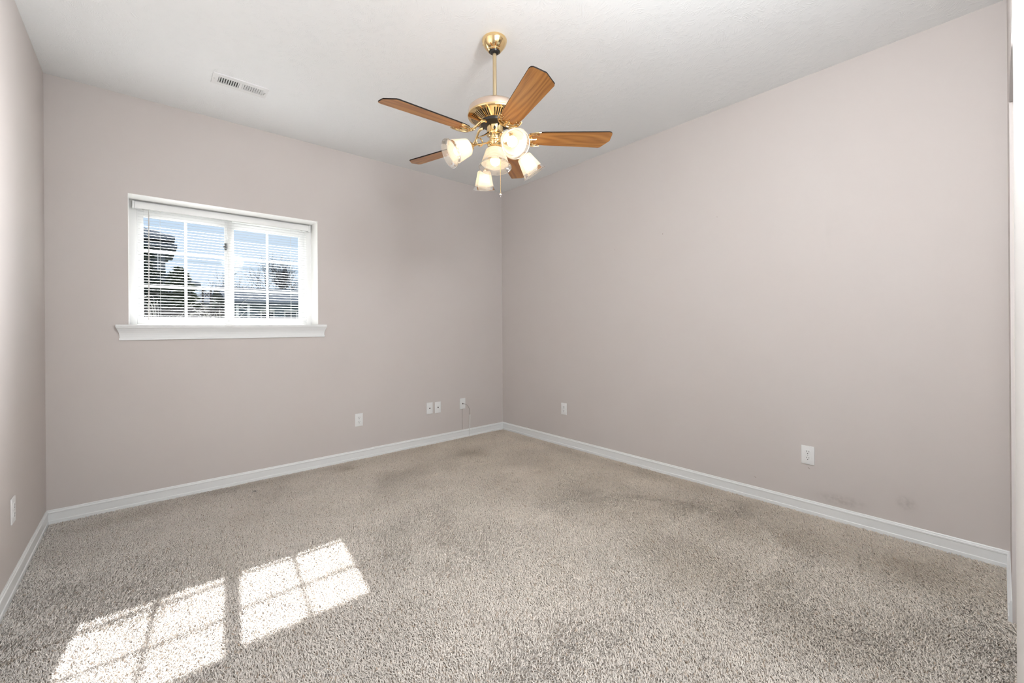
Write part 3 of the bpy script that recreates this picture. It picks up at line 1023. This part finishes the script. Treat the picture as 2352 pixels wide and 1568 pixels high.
def soft_mark(name, y0, z0, w_, h_, col, seed):
    m = bpy.data.materials.new(name); m.use_nodes = True; n = m.node_tree; n.nodes.clear()
    out = n.nodes.new('ShaderNodeOutputMaterial'); tr = n.nodes.new('ShaderNodeBsdfTransparent'); df = n.nodes.new('ShaderNodeBsdfDiffuse'); df.inputs[0].default_value = (*col, 1)
    t = n.nodes.new('ShaderNodeTexCoord'); nz = n.nodes.new('ShaderNodeTexNoise'); nz.inputs['Scale'].default_value = 45; nz.inputs['Detail'].default_value = 6
    mp = n.nodes.new('ShaderNodeMapping'); mp.inputs['Location'].default_value = (seed, seed, seed)
    n.links.new(t.outputs['Object'], mp.inputs[0]); n.links.new(mp.outputs[0], nz.inputs['Vector'])
    gr = n.nodes.new('ShaderNodeTexGradient'); gr.gradient_type = 'SPHERICAL'
    mp2 = n.nodes.new('ShaderNodeMapping'); mp2.inputs['Scale'].default_value = (1 / w_, 1 / w_, 1 / h_)
    n.links.new(t.outputs['Object'], mp2.inputs[0]); n.links.new(mp2.outputs[0], gr.inputs[0])
    mr_ = n.nodes.new('ShaderNodeMapRange'); mr_.inputs['From Min'].default_value = .35; mr_.inputs['From Max'].default_value = .75
    n.links.new(nz.outputs['Fac'], mr_.inputs['Value'])
    mu = n.nodes.new('ShaderNodeMath'); mu.operation = 'MULTIPLY'; n.links.new(mr_.outputs[0], mu.inputs[0]); n.links.new(gr.outputs['Fac'], mu.inputs[1])
    mm = n.nodes.new('ShaderNodeMath'); mm.operation = 'MULTIPLY'; mm.inputs[1].default_value = .35; n.links.new(mu.outputs[0], mm.inputs[0])
    mx = n.nodes.new('ShaderNodeMixShader'); n.links.new(mm.outputs[0], mx.inputs[0]); n.links.new(tr.outputs[0], mx.inputs[1]); n.links.new(df.outputs[0], mx.inputs[2]); n.links.new(mx.outputs[0], out.inputs[0])
    b = MB(); b.add([(0, -w_, -h_), (0, w_, -h_), (0, w_, h_), (0, -w_, h_)], [(0, 3, 2, 1)])
    o = b.build(name, m); o.location = (-.0006, y0, z0); struct(o)
soft_mark('trim_5', -3.17, .125, .14, .045, (.36, .31, .27), 1)
soft_mark('trim_6', -3.46, .195, .05, .05, (.36, .31, .27), 4)

# ------------------------------------------------------------------ mini blind
bx0, bx1, BY = -3.180, -2.078, .166
blind = thing('mini_blind', 'white horizontal mini blind lowered over the window with slats open', 'window blind', ((bx0 + bx1) / 2, BY, WZ1))
def bb_(b, name, m, smooth=True):
    o = b.build(name, m, blind, smooth); o.location = (-blind.location.x, -BY, -WZ1); return o
b = MB(); b.box(-3.196, -2.060, .150, .182, 2.028, 2.074, bev=.003)
hr = bb_(b, 'headrail', M_METALWHITE)
for x in (-3.209, -2.059):
    b = MB(); b.box(x, x + .012, .147, .186, 2.026, 2.078, bev=.002); bb_(b, 'bracket', M_METALWHITE)
b = MB(); b.box(bx0, bx1, .155, .178, 1.243, 1.262, bev=.004); bb_(b, 'bottom_rail', M_METALWHITE)
b = MB()
tilt = R(10.5); hwid = .0072; nsl = 37; zt0, zb0 = 2.012, 1.277
for k in range(nsl):
    z = zb0 + (zt0 - zb0) * k / (nsl - 1)
    Mx = Matrix.Translation((0, BY, z)) @ Matrix.Rotation(tilt, 4, 'X')
    ns = 5; vs = []
    for i in range(ns + 1):
        t = -1 + 2 * i / ns
        y = t * hwid; zz = .0014 * (1 - t * t)
        vs += [(bx0, y, zz), (bx1, y, zz)]
    for i in range(ns + 1):
        t = -1 + 2 * i / ns
        y = t * hwid; zz = .0014 * (1 - t * t) - .0004
        vs += [(bx0, y, zz), (bx1, y, zz)]
    fs = [(2 * i, 2 * i + 1, 2 * i + 3, 2 * i + 2) for i in range(ns)]
    o_ = 2 * (ns + 1)
    fs += [(o_ + 2 * i, o_ + 2 * i + 2, o_ + 2 * i + 3, o_ + 2 * i + 1) for i in range(ns)]
    fs += [(0, o_, o_ + 1, 1), (2 * ns, 2 * ns + 1, o_ + 2 * ns + 1, o_ + 2 * ns)]
    b.add(vs, fs, 0, Mx)
bb_(b, 'slats', M_SLAT)
for x in (-3.059, -2.644, -2.201):
    b = MB()
    for y in (BY - .0074, BY + .0074): b.tube([(x, y, 2.03), (x, y, 1.262)], .0007, 5)
    b.tube([(x, BY - .003, 1.243), (x, BY - .003, 1.2405)], .008, 10)
    bb_(b, 'ladder_cord', M_CORD)
b = MB(); b.tube([(-3.122, .141, 2.012), (-3.121, .138, 1.98), (-3.124, .140, 1.248)], [.0015, .0036, .0036], 8)
b.tube(bez((-3.122, .150, 2.026), (-3.122, .139, 2.03), (-3.122, .138, 2.02), (-3.122, .141, 2.008), 8), .0015, 6)
bb_(b, 'tilt_wand', M_WAND)
for x in (-3.150, -2.120):
    b = MB(); b.tube([(x + .005 * math.cos(t), .148, 2.026 + .006 * math.sin(t)) for t in [PI + PI * i / 8 for i in range(9)]], .0012, 6)
    bb_(b, 'valance_clip', M_WAND)

# ------------------------------------------------------------------ outdoors
M_ROOF = plain('asphalt_shingle', (.030, .034, .040), .9, bump=.6, bscale=14, var=.25, vscale=6, spec=0.0)
M_ROOF2 = plain('light_grey_shingle', (.045, .05, .058), .9, bump=.6, bscale=14, var=.2, vscale=6, spec=0.0)
M_SIDING = siding_mat('grey_siding', (.16, .18, .205))
M_SIDING2 = siding_mat('blue_grey_siding', (.14, .185, .24))
M_SOFFIT = plain('grey_soffit', (.13, .145, .17), .8, spec=0.0)
M_WHITE = plain('white_exterior_paint', (.75, .77, .8), .6)
M_WINDOW = plain('dark_window_glass', (.03, .04, .05), .1)
M_LAWN = plain('winter_lawn', (.09, .095, .06), .95, bump=.6, bscale=30, var=.3, vscale=2, spec=0.0)
M_BARK = plain('bark', (.055, .050, .050), .9, bump=.5, bscale=40, spec=0.0)
M_PALE = plain('pale_twig_bark', (.42, .40, .38), .8, spec=0.0)
M_NEEDLE = plain('conifer_needles', (.018, .027, .020), .7, var=.45, vscale=9, spec=0.0)
M_NEEDLE2 = plain('green_needles', (.028, .040, .020), .7, var=.45, vscale=9, spec=0.0)
M_FENCE = plain('weathered_boards', (.10, .09, .09), .9, bump=.5, bscale=25, var=.25, vscale=5, spec=0.0)
GZ = -.45
b = MB(); b.box(-40, 45, .9, 90, GZ - .1, GZ - .006); tag(b.build('lawn', M_LAWN), 'brown green winter lawn outside the window', 'lawn', kind='stuff')

def hip_roof(b, x0, x1, y0, y1, z, rise, th=.14, mi=0, ms=1):
    cy = (y0 + y1) / 2; d = (y1 - y0) / 2
    vs = [(x0, y0, z), (x1, y0, z), (x1, y1, z), (x0, y1, z), (x0, y0, z + th), (x1, y0, z + th), (x1, y1, z + th), (x0, y1, z + th), (x0 + d, cy, z + th + rise), (x1 - d, cy, z + th + rise)]
    b.add(vs, [(0, 3, 2, 1), (0, 1, 5, 4), (1, 2, 6, 5), (2, 3, 7, 6), (3, 0, 4, 7)], ms)
    b.add(vs, [(4, 5, 9, 8), (5, 6, 9), (6, 7, 8, 9), (7, 4, 8)], mi)
# two-storey house on the left
h = thing('house', 'grey two storey house with stacked eaves seen at left through the blind', 'house', (-5.3, 16, GZ))
def hb(b, name, m, par=h):
    o = b.build(name, m, par)
    o.location = tuple(-c for c in par.location); return o
b = MB(); b.box(-8.5, -2.63, 14, 19, GZ, 4.02); hb(b, 'wall', M_SIDING)
b = MB(); hip_roof(b, -9, -2.40, 13.45, 19.5, 4.03, 1.3, .12); hb(b, 'roof', [M_ROOF2, M_SOFFIT])
b = MB(); hip_roof(b, -8.8, -2.36, 13.2, 16.4, 3.76, .25, .10); hb(b, 'lower_roof', [M_ROOF, M_SOFFIT])
b = MB(); b.box(-3.15, -2.80, 13.96, 14.0, 2.6, 3.68); wo_ = hb(b, 'window_frame', M_WHITE)
b = MB(); b.box(-3.11, -2.84, 13.94, 13.97, 2.64, 3.64); b.build('pane', M_WINDOW, wo_)
b = MB(); hip_roof(b, -7, -1.86, 12, 14, 2.50, .35, .09); hb(b, 'porch_roof', [M_ROOF2, M_SOFFIT])
# low house on the right with a long dark roof
h2 = thing('house', 'low blue grey house with long dark roof in the right sash', 'house', (3, 18, GZ))
b = MB(); b.box(-.55, 7, 15.6, 21, GZ, 2.14); hb(b, 'wall', M_SIDING2, h2)
b = MB()
vs = [(-.85, 15, 2.12), (7.3, 15, 2.12), (7.3, 18.2, 2.93), (-.85, 18.2, 2.93), (7.3, 21.4, 2.12), (-.85, 21.4, 2.12)]
vs2 = [(x, y, z + .12) for x, y, z in vs]
b.add(vs2, [(0, 1, 2, 3), (3, 2, 4, 5)], 0)
b.add(vs + vs2, [(0, 3, 2, 1), (3, 5, 4, 2), (0, 1, 7, 6), (1, 2, 8, 7), (2, 4, 10, 8), (4, 5, 11, 10), (5, 3, 9, 11), (3, 0, 6, 9)], 1)
hb(b, 'roof', [M_ROOF, M_SOFFIT], h2)
for x in (-.50, -.14, 2.2, 4.4):
    b = MB(); b.box(x - .04, x + .04, 15.05, 15.13, GZ, 2.12); hb(b, 'porch_post', M_WHITE, h2)
for x in (.35, 1.2): 
    b = MB(); b.box(x, x + .5, 15.56, 15.6, 1.2, 1.95); f_ = hb(b, 'window_frame', M_WHITE, h2)
    b = MB(); b.box(x + .05, x + .45, 15.54, 15.57, 1.25, 1.9); b.build('pane', M_WINDOW, f_)
# far brick house between the two
h3 = thing('house', 'far brick house with pale blue side behind the window mullion', 'house', (0, 27, GZ))
b = MB(); b.box(-2.2, .02, 25, 29, GZ, 2.62); hb(b, 'brick_wall', brick_mat(), h3)
b = MB(); b.box(.02, 2.4, 25.2, 29, GZ, 2.58); hb(b, 'side_wall', siding_mat('pale_blue_siding', (.40, .52, .60)), h3)
b = MB()
vs = [(-2.6, 24.6, 2.58), (2.8, 24.6, 2.58), (2.8, 27, 3.25), (-.4, 27, 3.25), (2.8, 29.5, 2.58), (-2.6, 29.5, 2.58)]
vs2 = [(x, y, z + .12) for x, y, z in vs]
b.add(vs + vs2, [(0, 3, 2, 1), (0, 5, 3), (5, 4, 2, 3), (6, 7, 8, 9), (6, 9, 11), (11, 9, 8, 10), (0, 1, 7, 6), (1, 2, 8, 7), (2, 4, 10, 8), (4, 5, 11, 10), (5, 0, 6, 11)], 0)
hb(b, 'roof', M_ROOF2, h3)
# board fence, low at the left
fn = thing('fence', 'dark weathered board fence along the bottom of the left sash', 'fence', (-3.8, 8, GZ))
b = MB()
x = -7.4
while x < -1.86:
    b.box(x, x + .135, 8, 8.02, GZ, 1.66 + .02 * math.sin(x * 7)); x += .142
hb(b, 'boards', M_FENCE, fn)
for x in (-7.2, -5.4, -3.6, -1.9):
    b = MB(); b.box(x, x + .09, 8.02, 8.11, GZ, 1.70); hb(b, 'fence_post', M_FENCE, fn)
# trellis
tr_ = thing('trellis', 'dark wooden trellis at the end of the conifers', 'trellis', (-1.85, 10.55, GZ))
for x in (-1.938, -1.758):
    b = MB(); b.box(x - .02, x + .02, 10.55, 10.59, GZ, 2.295); hb(b, 'trellis_post', M_FENCE, tr_)
b = MB()
for z in (2.275, 2.14, 2.0, 1.83): b.box(-1.985, -1.715, 10.535, 10.55, z - .012, z + .012)
hb(b, 'rails', M_FENCE, tr_)
for xa, xb in ((-1.938, -1.758), (-1.758, -1.938)):
    b = MB(); b.tube([(xa, 10.542, 2.02), (xb, 10.542, 2.25)], .01, 5); hb(b, 'brace', M_FENCE, tr_)

def conifer(x, y, h, rad, z_low, label, mat, seed, dens=1.0, n_whorl=22, ex=.8):
    rr = random.Random(seed)
    t = thing('conifer', label, 'tree', (x, y, GZ), 0)
    b = MB(); b.tube([(0, 0, 0), (.03, 0, h * .5), (0, .02, h)], [.10, .06, .01], 8); b.build('trunk', M_BARK, t, True)
    vs = []; fs = []
    br = MB()
    for k in range(n_whorl):
        tz = k / (n_whorl - 1)
        z = z_low + (h - z_low) * tz
        Lb = rad * (1 - tz) ** ex + .10
        nb_ = int(12 * dens) + 2
        for j in range(nb_):
            a = rr.uniform(0, 2 * PI); ln = Lb * rr.uniform(.7, 1.1); dz = -.18 * ln * rr.uniform(.2, 1.4)
            p0 = Vector((0, 0, z)); p1 = Vector((math.cos(a) * ln, math.sin(a) * ln, z + dz + .10 * ln))
            br.tube([p0, p0.lerp(p1, .5) + Vector((0, 0, -.03)), p1], [.014, .009, .003], 4, caps=False)
            ns = int(70 * ln / .8 * dens) + 10
            for q in range(ns):
                s = rr.uniform(.12, 1.03); c = p0.lerp(p1, s)
                d = Vector((rr.gauss(0, 1), rr.gauss(0, 1), rr.gauss(-.3, .6))).normalized()
                l2 = rr.uniform(.06, .15) * (1.1 - .4 * s); wv = d.orthogonal().normalized() * rr.uniform(.012, .026)
                w2 = d.cross(wv)
                i0 = len(vs)
                vs += [c + wv, c - wv * .5 + w2 * .8, c - wv * .5 - w2 * .8, c + d * l2]
                fs += [(i0, i0 + 1, i0 + 3), (i0 + 1, i0 + 2, i0 + 3), (i0 + 2, i0, i0 + 3)]
    br.build('branches', M_BARK, t)
    f_ = MB(); f_.add(vs, fs); f_.build('foliage', mat, t)
    return t
conifer(-4.75, 22.5, 8.0, 2.1, 2.2, 'sparse conifer top showing above the left house eaves', M_NEEDLE, 5, .55, 20)
conifer(-3.50, 9.3, 3.75, .95, .6, 'tall dark conifer filling the left edge of the left sash', M_NEEDLE, 7, 2.2, 26, .38)
conifer(-2.42, 11.45, 3.35, .72, .4, 'shorter conifer in front of the porch roof', M_NEEDLE2, 9, 2.0, 22, .55)

def bare_tree(x, y, h, label, seed, spread=.55, depth=6, r0=.09, mat=None, up=.25, trunk=.28):
    rr = random.Random(seed)
    t = thing('bare_tree', label, 'tree', (x, y, GZ))
    b = MB()
    def grow(p, d, ln, r, lv):
        q = p + d * ln
        mid = p.lerp(q, .5) + Vector((rr.gauss(0, .05), rr.gauss(0, .05), 0)) * ln
        b.tube([p, mid, q], [r, r * .85, r * .66], 5 if lv < 3 else 3, caps=False)
        if lv >= depth: return
        for k in range(3 if lv < 6 else 2):
            nd = (d + Vector((rr.gauss(0, spread), rr.gauss(0, spread), rr.gauss(up * .5, .25)))); nd.z = max(nd.z, .12); nd.normalize()
            grow(p.lerp(q, rr.uniform(.55, 1)), nd, ln * rr.uniform(.62, .85), r * .60, lv + 1)
    grow(Vector((0, 0, 0)), Vector((0, 0, 1)), h * trunk, r0, 0)
    b.build('branches', mat or M_BARK, t)
    return t
bare_tree(3.25, 23.5, 6.9, 'large bare deciduous tree rising behind the long dark roof', 12, .42, 8, .10, up=.5, trunk=.28)
bare_tree(1.75, 40, 8.5, 'faint distant bare tree beside the window mullion', 8, .5, 5, .10, trunk=.3)

def shrub(x, y, label, seed):
    rr = random.Random(seed)
    t = thing('bare_shrub', label, 'shrub', (x, y, GZ))
    b = MB()
    for k in range(26):
        a = rr.uniform(0, 2 * PI); ln = rr.uniform(.5, 1.2); hh = rr.uniform(1.8, 2.35)
        b.tube(bez((0, 0, 0), (math.cos(a) * .1, math.sin(a) * .1, hh * .7), (math.cos(a) * ln * .4, math.sin(a) * ln * .4, hh * 1.05), (math.cos(a) * ln, math.sin(a) * ln, hh * rr.uniform(.78, .98)), 10), [.007 - .005 * i / 10 for i in range(11)], 4, caps=False)
    b.build('stems', M_PALE, t)
shrub(-2.95, 5.6, 'pale bare arching shrub at the lower left of the window view', 3)
shrub(-2.05, 6.0, 'small pale bare shrub near the window mullion', 6)
